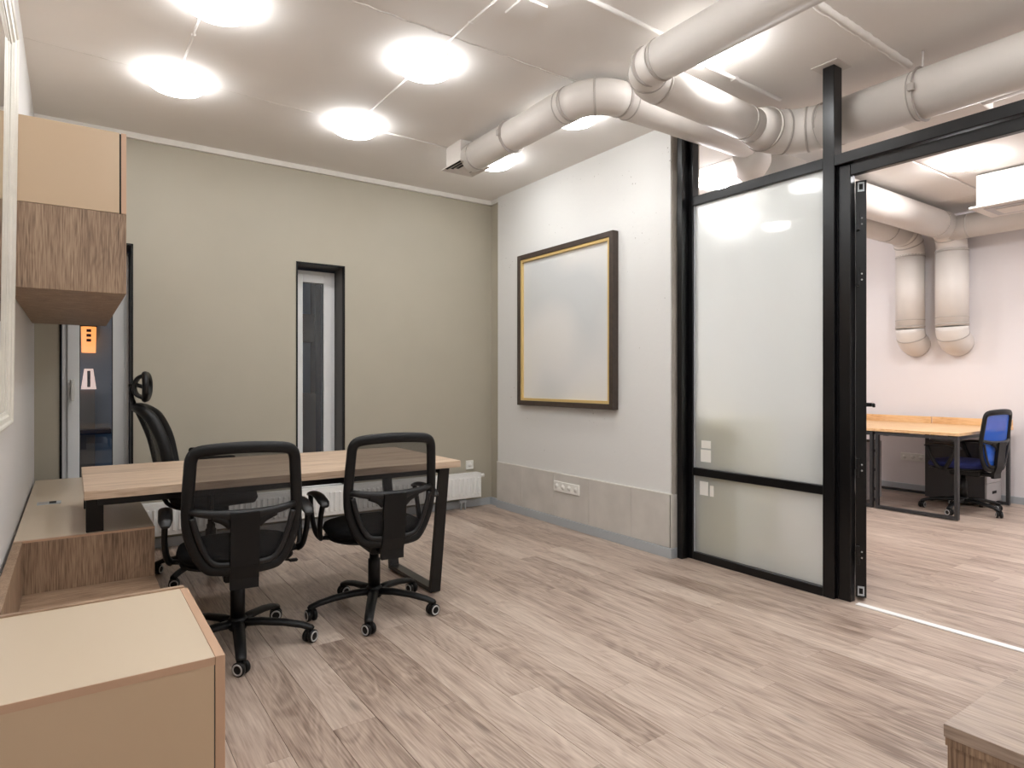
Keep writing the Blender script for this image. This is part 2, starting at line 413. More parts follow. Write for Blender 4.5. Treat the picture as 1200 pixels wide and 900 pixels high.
# ------------------------------------------------------------------ windows
def window(n, xr, hinge_left):
    x0, x1 = xr
    win = bpy.data.objects.new('window_%d' % n, None); C.objects.link(win); struct(win)
    win.location = ((x0 + x1) / 2, YB + .2, WZ0)
    def P(name, mat, *d, bevel=0.0):
        o = B(name, mat, None, *d, bevel=bevel); o.parent = win; o.matrix_parent_inverse = Matrix.Translation(win.location).inverted(); return o
    t = .012
    P('trim', 'black_trim', (x0, x0 + t, YB - .006, YB + .03, WZ0, WZ1), (x1 - t, x1, YB - .006, YB + .03, WZ0, WZ1), (x0, x1, YB - .006, YB + .03, WZ1 - t, WZ1), (x0, x1, YB - .006, YB + .03, WZ0, WZ0 + t))
    P('reveal_liner', 'liner', (x0, x0 + .006, YB + .03, YB + .35, WZ0, WZ1), (x1 - .006, x1, YB + .03, YB + .35, WZ0, WZ1), (x0, x1, YB + .03, YB + .35, WZ1 - .006, WZ1))
    P('sill', 'pvc', (x0, x1, YB + .03, YB + .35, WZ0, WZ0 + .012))
    a0, a1, b0, b1 = x0 + .012, x1 - .012, WZ0 + .012, WZ1 - .03
    yf = YB + .215
    fw = .045
    P('outer_frame', 'pvc', (a0, a0 + fw, yf, yf + .07, b0, b1), (a1 - fw, a1, yf, yf + .07, b0, b1), (a0 + fw, a1 - fw, yf, yf + .07, b1 - fw, b1), (a0 + fw, a1 - fw, yf, yf + .07, b0, b0 + fw), bevel=.003)
    s0, s1, c0, c1, sw = a0 + .03, a1 - .03, b0 + .03, b1 - .03, .07
    sash = P('sash', 'pvc', (s0, s0 + sw, yf - .018, yf + .05, c0, c1), (s1 - sw, s1, yf - .018, yf + .05, c0, c1), (s0 + sw, s1 - sw, yf - .018, yf + .05, c1 - sw, c1), (s0 + sw, s1 - sw, yf - .018, yf + .05, c0, c0 + sw), bevel=.003)
    P('gasket', 'black_trim', (s0 + sw, s0 + sw + .004, yf + .002, yf + .012, c0 + sw, c1 - sw), (s1 - sw - .004, s1 - sw, yf + .002, yf + .012, c0 + sw, c1 - sw), (s0 + sw, s1 - sw, yf + .002, yf + .012, c1 - sw - .004, c1 - sw))
    P('pane', 'glass', (s0 + sw, s1 - sw, yf + .010, yf + .014, c0 + sw, c1 - sw))
    hx = s0 + .03 if hinge_left else s1 - .03
    if hinge_left:
        P('handle', 'white_plastic', (hx - .014, hx + .014, yf - .030, yf - .018, 1.08, 1.20), (hx - .010, hx + .010, yf - .062, yf - .030, 1.165, 1.19), (hx - .011, hx + .011, yf - .064, yf - .048, 1.05, 1.19), bevel=.004)
    return win
window(1, W1, True)
window(2, W2, False)
# ------------------------------------------------------------------ outside the windows: lanterns and a made-up facade for room reflections
ob = thing('reflection_backdrop', 'made-up blue grey facade standing in for room reflections in the narrow windows', 'backdrop', (1.2, 7.2, 0))  # added wall and blocks stand in for the room mirrored in the panes
def OB(name, mat, *d):
    o = B(name, mat, None, *d); o.parent = ob; o.matrix_parent_inverse = Matrix.Translation(ob.location).inverted(); return o
OB('wall', 'outside', (-2.5, 5, 7.2, 7.4, -1, 4.5))
OB('drape_reflection', 'outside_dark', (2.22, 2.42, 7.02, 7.2, -1, 4.5))  # stands in for a dark drape mirrored in the glass
OB('cabinet_reflection', 'outside_brown', (1.95, 2.2, 7.0, 7.2, 1.62, 1.92))  # stands in for a brown cabinet mirrored in the glass
OB('low_block_reflection', 'outside_brown', (1.9, 2.22, 7.0, 7.2, .2, 1.05))
OB('left_block_reflection', 'outside_brown', (-.2, .18, 7.12, 7.2, -.5, 1.10))
OB('strip_reflection', 'outside_dark', (-.2, .30, 6.9, 7.2, .70, .74))
g = thing('wall_lantern', 'amber glowing lantern outside the left window', 'lantern', (.13, 7.1, 1.45))
bm = bmesh.new(); lathe(bm, [(0, 0), (.055, 0), (.06, .24), (0, .24)], 16); obj('shade', bm, 'lantern', g)
B('cap', 'outside_dark', g, (-.065, .065, -.065, .065, .24, .26)); B('bracket', 'outside_dark', g, (-.015, .015, .03, .10, .20, .24))
B('slot', 'outside_dark', g, (-.018, .018, -.064, -.05, .19, .215), (-.018, .018, -.063, -.05, .145, .17), (-.018, .018, -.062, -.05, .10, .125))
g = thing('wall_lantern', 'pale pinkish lantern below the amber one outside the left window', 'lantern', (.13, 7.1, 1.11))
bm = bmesh.new(); lathe(bm, [(0, 0), (.06, 0), (.035, .19), (0, .19)], 16); obj('shade', bm, 'lantern_pale', g)
B('bracket', 'outside_dark', g, (-.012, .012, -.06, .10, .02, .17))
bm = bmesh.new(); lathe(bm, [(0, -.012), (.012, 0), (0, .012)], 10)
tag(obj('warning_light', bm, 'red_led', None, (2.03, 6.99, 1.87)), 'tiny red light outside the right window', 'light')
# ------------------------------------------------------------------ radiator and sockets
r = thing('radiator', 'long low white panel radiator under the windows', 'radiator', (1.75, 5.06, 0))
rx0, rx1 = -1.40, 1.385
B('panel', 'rad', r, (rx0, rx1, -.035, -.015, .105, .325), (rx0, rx1, .035, .05, .105, .325), bevel=.004)
bm = bmesh.new(); x = rx0 + .03
while x < rx1 - .03:
    box(bm, x, x + .022, -.049, -.034, .135, .295, bevel=.006); x += .040
obj('ribs', bm, 'rad', r)['kind'] = 'stuff'
bm = bmesh.new(); box(bm, rx0, rx1, -.034, .05, .325, .331); obj('top_grille', bm, 'rad', r)
B('side_cap', 'rad', r, (rx1, rx1 + .004, -.036, .051, .105, .331)); B('side_cap', 'rad', r, (rx0 - .004, rx0, -.036, .051, .105, .331))
bm = bmesh.new(); lathe(bm, [(0, 0), (.010, 0), (.010, .02), (.016, .02), (.018, .05), (0, .052)], 14, 'x', (rx1 + .004, 0, .30)); obj('thermostat', bm, 'white_plastic', r)
bm = bmesh.new()
for dx in (-.19, -.15): sweep(bm, [(rx1 + dx, 0, .105), (rx1 + dx, 0, 0)], .008, .008, ref=(0, 1, 0))
box(bm, rx1 - .21, rx1 - .13, -.012, .012, .062, .09, bevel=.004); obj('valve', bm, 'alu', r)
for bx in (-1.2, -.35, .5): B('bracket', 'rad', r, (bx, bx + .03, .05, .0895, .12, .30))
def socket_plate(name, label, n, origin, normal, w_=.08, loc_only=None):
    rz = {'-x': -PI / 2, '-y': 0.0, '+x': PI / 2}[normal]
    t = thing(name, label, 'socket', origin, rz)
    B('plate', 'white_plastic', t, (-n * w_ / 2, n * w_ / 2, -.010, 0, -.042, .042), bevel=.003)
    for k in range(n):
        cx = -n * w_ / 2 + w_ * (k + .5)
        bm = bmesh.new(); lathe(bm, [(.024, 0), (.026, .003), (.021, .003), (.019, -.004), (0, -.004)], 18, 'y', (cx, -.011, 0))
        o = obj('socket_ring', bm, 'white_plastic', t)
        bm = bmesh.new(); lathe(bm, [(0, 0), (.0175, 0), (.0175, .002), (0, .002)], 14, 'y', (cx, -.0125, 0)); obj('recess', bm, 'socket_hole', o)
    return t
socket_plate('wall_socket', 'small white socket above the radiator end on the olive wall', 1, (3.085, YB, .395), '-y')
socket_plate('wall_socket', 'row of four white sockets on the grey wall tiles', 4, (XW - .012, 3.957, .322), '-x')
# ------------------------------------------------------------------ framed picture
pf = thing('picture_frame', 'large dark brown picture frame with gold lip on the white wall', 'picture', (XW, 3.985, .975))
hy, hz, fw, dp = .605, 1.315, .042, .058
B('frame_side', 'dark_frame', pf, (-dp, 0, -hy, -hy + fw, 0, hz), bevel=.002); B('frame_side', 'dark_frame', pf, (-dp, 0, hy - fw, hy, 0, hz), bevel=.002)
B('frame_top', 'dark_frame', pf, (-dp, 0, -hy + fw, hy - fw, hz - fw, hz), bevel=.002); B('frame_bottom', 'dark_frame', pf, (-dp, 0, -hy + fw, hy - fw, 0, fw), bevel=.002)
gi = .022
B('gold_lip', 'gold', pf, (-dp + .008, -.01, -hy + fw, -hy + fw + gi, fw, hz - fw), (-dp + .008, -.01, hy - fw - gi, hy - fw, fw, hz - fw),
  (-dp + .008, -.01, -hy + fw + gi, hy - fw - gi, hz - fw - gi, hz - fw), (-dp + .008, -.01, -hy + fw + gi, hy - fw - gi, fw, fw + gi))
B('print', 'print', pf, (-.030, -.012, -hy + fw + gi, hy - fw - gi, fw + gi, hz - fw - gi))
# ------------------------------------------------------------------ ceiling lamps
def lamp(name, x, y, mat, label, group):
    t = thing(name, label, 'ceiling lamp', (x, y, ZC), 0, group)
    bm = bmesh.new(); lathe(bm, [(0, 0), (.150, 0), (.1515, -.003), (.150, -.006), (.140, -.006), (0, -.006)], 40); obj('base_ring', bm, 'lamp_rim', t)
    bm = bmesh.new(); lathe(bm, [(0, -.0065), (.136, -.0065), (.144, -.016), (.147, -.034), (.142, -.050), (.128, -.060), (.09, -.066), (0, -.068)], 40); obj('diffuser', bm, mat, t)
    return t
g1, g2 = 'round opal lamps on the office ceiling', 'round opal lamps in the rear room'
for x, y, lb in ((.49, 4.06, 'round ceiling lamp nearest the upper cabinet and the olive wall'), (.54, 3.10, 'round ceiling lamp cut by the top edge, upper left'),
                 (1.57, 3.08, 'round ceiling lamp in the middle, above the second office chair'), (1.565, 4.10, 'round ceiling lamp between the cabinet lamp and the square air diffuser'),
                 (2.69, 4.12, 'round ceiling lamp half hidden behind the square air diffuser'), (2.66, 3.12, 'round ceiling lamp tucked under the duct elbow'),
                 (2.71, 2.06, 'round ceiling lamp partly hidden behind the nearest duct')):
    lamp('ceiling_lamp', x, y, 'lamp', lb, g1)
for x, y in ((.54, 2.06), (1.57, 2.06), (.54, 1.0), (1.57, 1.0), (2.69, 1.0), (.54, -.1), (1.57, -.1), (2.69, -.1)):
    lamp('ceiling_lamp', x, y, 'lamp', 'round ceiling lamp above or behind the viewer, out of view', g1)
for x, y, lb in ((5.70, 2.03, 'round ceiling lamp above the blue chair in the rear room'), (4.50, 3.46, 'round ceiling lamp seen through the gap above the frosted glass')):
    lamp('ceiling_lamp', x, y, 'lamp2', lb, g2)
for x, y in ((5.7, 4.2), (5.70, .6), (4.43, .6), (6.9, .9)):
    lamp('ceiling_lamp', x, y, 'lamp2', 'round ceiling lamp hidden from view in the rear room', g2)
# ceiling conduits
def conduit(pts, r, label, mat='ceiling', lumpy=False, clips=()):
    t = thing('conduit', label, 'conduit', pts[0])
    o = Vector(pts[0]); bm = bmesh.new(); P = []
    for a, b in zip(pts, pts[1:]):
        n = max(2, int((Vector(b) - Vector(a)).length / (.03 if lumpy else .25)))
        P += [Vector(a).lerp(Vector(b), i / n) - o for i in range(n)]
    P.append(Vector(pts[-1]) - o)
    sweep(bm, P, r, r, seg=8, scales=[random.uniform(.85, 1.2) if lumpy else 1 for _ in P])
    obj('tube', bm, mat, t)
    for c in clips:
        bm = bmesh.new(); q = Vector(c) - o; box(bm, q.x - r * 1.6, q.x + r * 1.6, q.y - r * 1.6, q.y + r * 1.6, q.z - r * 1.2, q.z + r, bevel=r * .3); obj('clip', bm, mat, t)
    return t
zc = ZC - .002
conduit([(.50, 3.25, zc), (.495, 3.91, zc)], .006, 'thin ceiling cable between the two leftmost lamps', clips=[(.498, 3.5, zc)])
conduit([(1.578, 2.3, zc), (1.572, 2.93, zc)], .006, 'thin ceiling cable running up from the middle lamp to the top edge', clips=[(1.575, 2.62, zc)])
conduit([(1.57, 3.23, zc), (1.57, 3.95, zc)], .006, 'thin ceiling cable between the two middle lamps')
conduit([(1.715, 4.115, zc), (2.29, 4.125, zc)], .006, 'thin ceiling cable leading from a lamp to the square air diffuser')
conduit([(2.66, 3.27, zc), (2.685, 3.97, zc)], .007, 'thin ceiling cable below the duct beside the elbow')
conduit([(1.90, 2.145, ZC - .005), (2.62, 2.165, ZC - .005)], .011, 'straight white conduit entering from the top edge left of the nearest duct')
conduit([(2.86, 2.235, ZC - .006), (3.56, 2.25, ZC - .006)], .011, 'white conduit between the nearest duct and the thick duct', clips=[(3.1, 2.24, ZC - .006)])
conduit([(2.60, 1.575, ZC - .010), (3.75, 1.60, ZC - .010)], .020, 'lumpy taped ceiling pipe ending at the thick duct', 'duct', True)
# ------------------------------------------------------------------ ducts
def duct(label, spec, origin, group=None):
    """spec: list of (part name, points, radius or (r0, r1))"""
    t = thing('ventilation_duct', label, 'duct', origin, 0, group)
    o = Vector(origin)
    for name, pts, rad in spec:
        bm = bmesh.new(); P = [Vector(p) - o for p in pts]
        r0, r1 = rad if isinstance(rad, tuple) else (rad, rad)
        n = len(P)
        sweep(bm, P, 1, 1, seg=28, ref=(.123, .057, .99) if name != 'riser' else (1, .1, 0), scales=[r0 + (r1 - r0) * i / (n - 1) for i in range(n)])
        obj(name, bm, 'duct_seam' if name == 'seam' else 'duct', t)
    return t
def ring(p, d, r, w_=.006):
    p, d = Vector(p), Vector(d); return ('seam', [p - d * w_, p + d * w_], r + .0025)
X, Y, Zv = Vector((1, 0, 0)), Vector((0, 1, 0)), Vector((0, 0, 1))
# duct A: diffuser -> elbow -> towards the rear room
za, rA, xA, yA = 2.795, .098, 2.375, 2.62
elb = arc((xA + .2, yA + .2, za), .2, PI, 1.5 * PI, X, Y, 8)
duct('white round duct from the square diffuser bending over the partition', [
    ('pipe', [(xA, 3.925, za), (xA, yA + .2, za)], rA), ('elbow', elb, rA), ('pipe', [(xA + .2, yA, za), (3.75, yA, za)], rA),
    ring((xA, 3.85, za), Y, rA), ring((xA, 3.42, za), Y, rA, .010), ring((xA, yA + .21, za), Y, rA), ring((xA, yA + .26, za), Y, rA, .004), ring((xA + .2, yA, za), X, rA), ring(elb[4], Vector((.7, -.7, 0)), rA + .001),
    ring((xA + .26, yA, za), X, rA, .004)], (xA, yA, za))
d = thing('air_diffuser', 'square white ceiling air diffuser box at the duct end', 'vent', (2.385, 4.03, ZC))
B('plenum_box', 'duct', d, (-.105, .105, -.105, .105, -.155, 0), bevel=.003)
for k, (a, z0) in enumerate(((.132, -.168), (.098, -.166), (.066, -.164))):
    bm = bmesh.new(); b_ = a - .022
    vs = []
    for s_, zz in ((a, z0), (a, z0 + .006), (b_, z0 + .020), (b_, z0 + .014)):
        vs.append([bm.verts.new((sx * s_, sy * s_, zz)) for sx, sy in ((-1, -1), (1, -1), (1, 1), (-1, 1))])
    for i in range(4):
        for j in range(4): bm.faces.new((vs[i][j], vs[i][(j + 1) % 4], vs[(i + 1) % 4][(j + 1) % 4], vs[(i + 1) % 4][j]))
    obj('louvre', bm, 'duct', d)
B('slot_backing', 'slot', d, (-.112, .112, -.112, .112, -.157, -.153))
bm = bmesh.new(); ap = bm.verts.new((0, 0, -.156)); q = [bm.verts.new((sx * .045, sy * .045, -.166)) for sx, sy in ((-1, -1), (1, -1), (1, 1), (-1, 1))]
for j in range(4): bm.faces.new((q[j], q[(j + 1) % 4], ap))
bm.faces.new(q[::-1]); obj('centre_cone', bm, 'duct', d)
# duct B: nearest, elbow, joins the thick trunk
zb, rB, xB, yB_ = 2.705, .096, 2.285, 2.235
elb = arc((xB + .17, yB_ - .17, zb), .17, PI, PI / 2, X, Y, 8)
duct('white round duct nearest the viewer with an elbow, entering at the top edge', [
    ('pipe', [(xB, -.6, zb), (xB, yB_ - .17, zb)], rB), ('elbow', elb, rB), ('pipe', [(xB + .17, yB_, zb), (3.32, yB_ + .03, zb - .01)], rB),
    ring((xB, yB_ - .18, zb), Y, rB), ring((xB, yB_ - .10, zb + 0), Vector((.25, .97, 0)), rB - .001), ring(elb[4], Vector((.7, .7, 0)), rB + .001), ring((xB + .18, yB_, zb), X, rB), ring((3.22, yB_ + .028, zb - .008), X, rB, .010)], (xB, yB_, zb))
zt, rT, xT = 2.69, .128, 3.66
elb = arc((xT - .24, yB_ + .03 - .24, zt + .01), .24, PI / 2, 0, X, Y, 8)
duct('thick white trunk duct crossing above the door opening', [
    ('reducer', [(3.30, yB_ + .03, zb - .01), (xT - .24, yB_ + .03, zt + .01)], (rB + .004, rT)), ('elbow', elb, rT), ('pipe', [(xT, yB_ - .21, zt), (xT, -.9, zt)], rT),
    ring(elb[0], X, rT), ring(elb[3], elb[4] - elb[2] if False else Vector((.83, -.55, 0)), rT + .001), ring(elb[6], Vector((.38, -.92, 0)), rT + .001), ring(elb[8], Y, rT), ring((xT, yB_ - .30, zt), Y, rT, .004), ring((xT, 1.53, zt), Y, rT, .003)], (xT, yB_, zt))
def strap(label, c, d, r):
    c, d = Vector(c), Vector(d); t = thing('duct_strap', label, 'strap', c); side = d.cross(Zv).normalized()
    P = [side * ((r + .005) * math.cos(a_)) + Zv * ((r + .005) * math.sin(a_)) for a_ in [2 * PI * i / 24 for i in range(24)]]
    bm = bmesh.new(); sweep(bm, P, .009, .0015, ref=side * .01 + Zv * .001 if False else tuple(d), closed=True, square=True); obj('band', bm, 'duct_seam', t)
    h_ = ZC - c.z
    bm = bmesh.new(); sweep(bm, [(0, 0, r + .004), (0, 0, h_)], .006, .006, ref=(0, 1, 0), seg=8); obj('hanger_rod', bm, 'duct', t)
    bm = bmesh.new(); q = -side * (r + .008) if False else side * -(r + .010); box(bm, q.x - .012, q.x + .012, q.y - .015, q.y + .015, q.z - .02, q.z + .02, bevel=.004); obj('clamp', bm, 'duct_seam', t)
strap('clamp strap on the thin duct near the square diffuser', (xA, 3.42, za), Y, rA)
strap('wire strap hanging the thick trunk duct beside the steel post', (xT, 1.50, zt), Y, rT)
# rear room ducts
z1, r1, y1 = 2.735, .135, 2.74
down = arc((7.12, y1, z1 - .22), .22, PI / 2, 0, X, Zv, 8)
foot = arc((7.34 + .16, y1, 1.74), .16, PI, 1.5 * PI, X, Zv, 8)
duct('right of the two white wall pipes, joined to the duct with a branch', [
    ('pipe', [(3.75, yA, za), (4.0, y1, z1)], (rA, r1)), ('pipe', [(4.0, y1, z1), (7.12, y1, z1)], r1), ('elbow', down, r1), ('riser', [(7.34, y1, z1 - .22), (7.34, y1, 1.74)], r1 + .008), ('elbow', foot, r1 + .006),
    ('branch', [(7.2, y1, z1 - .03), (7.2, -.6, z1 - .03)], r1 - .018), ring((6.95, y1, z1), X, r1), ring(down[4], Vector((.7, 0, -.7)), r1), ring((7.34, y1, z1 - .24), Zv, r1 + .008), ring((7.34, y1, 1.76), Zv, r1 + .008), ring((7.34, y1, 1.83), Zv, r1 + .008, .003), ring((7.2, y1 - .2, z1 - .03), Y, r1 - .018),
    ring(foot[3], Vector((.45, 0, -.85)), r1 + .006)], (7.34, y1, 1.6))
y2 = 3.13
down = arc((7.12, y2, 2.74 - .22), .22, PI / 2, 0, X, Zv, 8)
foot = arc((7.34 + .16, y2, 1.74), .16, PI, 1.5 * PI, X, Zv, 8)
duct('left of the two white wall pipes in the rear room', [
    ('pipe', [(4.6, y2, 2.74), (7.12, y2, 2.74)], r1), ('elbow', down, r1), ('riser', [(7.34, y2, 2.52), (7.34, y2, 1.74)], r1), ('elbow', foot, r1), ring((6.8, y2, 2.74), X, r1), ring(down[2], Vector((.92, 0, -.38)), r1 + .001), ring(down[5], Vector((.55, 0, -.83)), r1 + .001), ring((7.34, y2, 2.5), Zv, r1), ring((7.34, y2, 1.76), Zv, r1), ring((7.34, y2, 1.83), Zv, r1, .003), ring(foot[3], Vector((.45, 0, -.85)), r1)], (7.34, y2, 1.6))
d = thing('air_diffuser', 'white diffuser box on the rear room ceiling at the right edge', 'vent', (6.35, 1.92, ZC))
B('plenum_box', 'duct', d, (-.20, .20, -.20, .20, -.29, -.03), bevel=.004)
B('hanger', 'duct', d, (-.03, .03, -.03, .03, -.03, 0))
B('face_plate', 'duct', d, (-.24, .24, -.24, .24, -.305, -.29), bevel=.004)
B('louvre', 'light_grey', d, (-.16, .16, -.16, .16, -.312, -.304)); B('louvre', 'duct', d, (-.10, .10, -.10, .10, -.318, -.311))
d = thing('duct_box', 'boxy white duct housing on the rear room ceiling behind the thick duct', 'duct', (4.15, 1.60, ZC - .014))
B('housing', 'duct', d, (-.16, .16, -.20, .20, -.18, -.002), bevel=.004)
bm = bmesh.new(); sweep(bm, [(0, -.20, -.095), (0, -1.6, -.095)], .085, .085, seg=24); obj('pipe', bm, 'duct', d)

# ------------------------------------------------------------------ glass partition and door
gp = thing('glass_partition', 'black steel partition with frosted glass panels beside the white wall', 'partition', (XP, 2.35, 0))
def GP(name, mat, *d, bevel=0.0, parent=None):
    o = B(name, mat, None, *[(a - XP, b - XP, c - 2.35, e - 2.35, f, g_) for a, b, c, e, f, g_ in d], bevel=bevel); o.parent = parent or gp; return o
PR0, PR1, PL0, PL1 = 1.83, 1.895, 2.795, 2.862
GP('post', 'black_metal', (3.40, 3.482, PR0, PR1, 0, ZC - .004), bevel=.003)
GP('post', 'black_metal', (3.335, 3.40, PL0 + .025, PL1, 0, ZC - .004), bevel=.003)
GP('post', 'black_metal', (3.40, 3.46, PL0 - .01, PL1 - .01, 0, ZC - .004), bevel=.003)
GP('jamb', 'black_metal', (3.430, 3.478, 1.757, PR0 - .006, 0, 2.355), bevel=.003)
GP('jamb_gap', 'black_trim', (3.43, 3.46, PR0 - .006, PR0, 0, 2.355))
GP('rail', 'black_metal', (3.40, 3.46, PR1, PL0 - .01, 2.355, 2.415), bevel=.003)
GP('rail', 'black_metal', (3.40, 3.46, PR1, PL0 - .01, .560, .612), bevel=.003)
GP('rail', 'black_metal', (3.40, 3.46, PR1, PL0 - .01, 0, .052), bevel=.003)
GP('head_rail', 'black_metal', (3.40, 3.46, .74, PR0, 2.355, 2.415), bevel=.003)
GP('head_rail', 'black_metal', (3.425, 3.465, .80, 1.755, 2.290, 2.350), bevel=.003)
GP('post', 'black_metal', (3.40, 3.465, .745, .80, 0, 2.355), bevel=.003)
GP('pane_bead', 'alu', (3.412, 3.420, PR1, PR1 + .006, .612, 2.355), (3.412, 3.420, PL0 - .016, PL0 - .010, .612, 2.355), (3.412, 3.420, PR1, PR1 + .006, .052, .56), (3.412, 3.420, PL0 - .016, PL0 - .010, .052, .56))
up = GP('pane', 'frost', (3.422, 3.430, PR1 + .001, PL0 - .011, .613, 2.354))
lo = GP('pane', 'frost', (3.422, 3.430, PR1 + .001, PL0 - .011, .053, .559))
GP('sticker', 'white_plastic', (3.4205, 3.4218, 2.655, 2.730, .745, .795), parent=up)
GP('sticker', 'white_plastic', (3.4205, 3.4218, 2.655, 2.735, .655, .735), parent=up)
GP('sticker', 'white_plastic', (3.4205, 3.4218, 2.675, 2.742, .435, .525), parent=lo)
GP('sticker', 'white_plastic', (3.4205, 3.4218, 2.632, 2.662, .435, .505), parent=lo)
cp_ = GP('ceiling_plate', 'duct', (3.355, 3.51, 1.79, 1.935, ZC - .006, ZC - .001))
door = bpy.data.objects.new('door_1', None); C.objects.link(door); struct(door)
door.location = (3.487, 1.730, 0)
door.rotation_euler = (0, 0, math.atan2(.4625, .8866))
th = .026
def DR(name, mat, *d, bevel=0.0, parent=None): return B(name, mat, parent or door, *d, bevel=bevel)
DZ0, DZ1, DW = .02, 2.27, .88
DR('stile', 'black_metal', (.012, .06, -th, th, DZ0, DZ1), bevel=.002); DR('stile', 'black_metal', (DW - .05, DW, -th, th, DZ0, DZ1), bevel=.002)
for a, b in ((DZ0, .07), (.56, .61), (DZ1 - .05, DZ1)): DR('rail', 'black_metal', (.06, DW - .05, -th, th, a, b), bevel=.002)
DR('pane', 'frost', (.06, DW - .05, -.004, .004, .07, .56)); DR('pane', 'frost', (.06, DW - .05, -.004, .004, .61, DZ1 - .05))
h = DR('handle', 'black_metal', (DW - .04, DW - .01, -th - .055, -th, 1.02, 1.045), (DW - .15, DW - .01, -th - .068, -th - .052, 1.02, 1.045), (DW - .045, DW - .005, -th - .006, -th, .98, 1.09), bevel=.003)
for z in (.25, .72, 1.75, 2.05):
    hg = DR('hinge', 'black_metal', (-.012, .012, .006, .022, z - .05, z + .05), bevel=.002)
    for dz in (-.016, .016):
        bm = bmesh.new(); lathe(bm, [(0, 0), (.005, 0), (.004, .003), (0, .003)], 8, 'x', (.009, -.004, z + dz)); bm2 = bm; o = obj('screw', bm2, 'chrome', door)
for z in (DZ0 + .035, DZ1 - .035):
    DR('stile_end_plate', 'alu', (.009, .0125, -.016, .016, z - .025, z + .025)); DR('stile_end_hole', 'black_trim', (.0080, .0095, -.009, .009, z - .015, z + .015))

# ------------------------------------------------------------------ mirror on the left wall
mr = thing('wall_mirror', 'white framed wall mirror at the left edge', 'mirror', (XL, 2.2, 1.75))
mr.rotation_euler = (0, math.radians(0.7), 0)
ya, yb, za_, zb_ = -.8, .80, -.72, .72
def rail_prof(p0, p1, inward):
    # stepped moulding: thick outer edge, sloping to the thin inner edge
    bm = bmesh.new(); inward = Vector(inward); p0, p1 = Vector(p0), Vector(p1)
    t = (p1 - p0).normalized()
    prof = [(0.002, 0), (.028, 0), (.031, .005), (.028, .012), (.024, .016), (.021, .030), (.015, .036), (.012, .046), (.002, .046)]
    rings = []
    for p, sgn in ((p0, 1), (p1, -1)):
        rings.append([bm.verts.new(p + Vector((hx_, 0, 0)) + inward * wi + t * (sgn * wi)) for hx_, wi in prof])
    n = len(prof)
    for j in range(n): bm.faces.new((rings[0][j], rings[0][(j + 1) % n], rings[1][(j + 1) % n], rings[1][j]))
    bm.faces.new(rings[0]); bm.faces.new(rings[1][::-1]); return bm
obj('frame_side', rail_prof((0, yb, za_), (0, yb, zb_), (0, -1, 0)), 'mirror_frame', mr)
obj('frame_side', rail_prof((0, ya, za_), (0, ya, zb_), (0, 1, 0)), 'mirror_frame', mr)
obj('frame_top', rail_prof((0, ya, zb_), (0, yb, zb_), (0, 0, -1)), 'mirror_frame', mr)
obj('frame_bottom', rail_prof((0, ya, za_), (0, yb, za_), (0, 0, 1)), 'mirror_frame', mr)
B('mirror_glass', 'mirror', mr, (.004, .010, ya + .045, yb - .045, za_ + .045, zb_ - .045))

# ------------------------------------------------------------------ built-in furniture on the left wall
XR = .295
c = thing('upper_cabinet', 'wall cabinet with tan upper box over brown oak lower box', 'cabinet', (XL, 3.0, 1.54))
ux = .382
B('lower_box', 'veneer_z', c, (.002, ux, 0, 1.85, 0, .322), bevel=.0012)
B('upper_body', 'tan', c, (.002, ux - .024, 0, 1.85, .3235, .648), bevel=.001)
B('shadow_gap', 'black_trim', c, (ux - .024, ux - .018, .004, 1.85, .3235, .645))
for k in range(3):
    B('door', 'tan_edge', c, (ux - .018, ux, .617 * k, .617 * (k + 1) - .003, .3235, .648), bevel=.001)
# low unit under the desk end
a = thing('low_cabinet', 'low cabinet with beige top and oak end panel under the desk end', 'cabinet', (XL, 3.13, 0))
aw = XR - XL
B('body', 'veneer_z', a, (.012, aw - .020, .018, 1.86, .115, .540))
B('plinth', 'charcoal', a, (.012, aw - .09, .018, 1.86, 0, .115))
B('end_panel', 'veneer_z', a, (.012, aw, 0, .018, .115, .552), bevel=.001)
for k in range(3): B('door', 'tan_edge', a, (aw - .020, aw, .0185 + .614 * k, .018 + .614 * (k + 1) - .003, .117, .540), bevel=.001)
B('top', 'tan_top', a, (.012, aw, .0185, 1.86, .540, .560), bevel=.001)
B('end_strip', 'tan_edge', a, (.012, aw, 0, .018, .5525, .560))
s = B('cable_flap', 'alu', a, (.055, .155, .86, .94, .560, .5635), bevel=.001)
B('flap_socket', 'black_trim', s, (.105, .135, .865, .935, .5635, .5645)); B('flap_plate', 'light_grey', s, (.062, .100, .868, .932, .5635, .5643))
b = thing('low_shelf', 'low brown oak shelf step between the two low cabinets', 'shelf', (XL, 2.205, 0))
B('shelf_top', 'veneer_x', b, (.012, aw, 0, .923, .330, .350), bevel=.001)
B('back_panel', 'veneer_z', b, (.012, .042, 0, .923, .3505, .560), bevel=.001)
B('side_panel', 'veneer_z', b, (.012, aw - .02, 0, .020, .115, .330)); B('side_panel', 'veneer_z', b, (.012, aw - .02, .903, .923, .115, .330))
B('plinth', 'charcoal', b, (.012, aw - .09, 0, .923, 0, .115)); B('shelf_floor', 'veneer_y', b, (.012, aw - .02, .0205, .9025, .115, .133))
for k in range(2): B('drawer_front', 'veneer_y', b, (aw - .020, aw, .461 * k + .001, .461 * (k + 1) - .001, .117, .329), bevel=.001)
f = thing('low_cabinet', 'nearest tan box cabinet in the lower left corner', 'cabinet', (XL, 1.60, 0))
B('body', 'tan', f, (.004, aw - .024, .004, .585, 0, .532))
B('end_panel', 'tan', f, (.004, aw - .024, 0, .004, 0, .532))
B('top', 'tan_top', f, (.004, aw - .022, .0005, .585, .5325, .550), bevel=.0008)
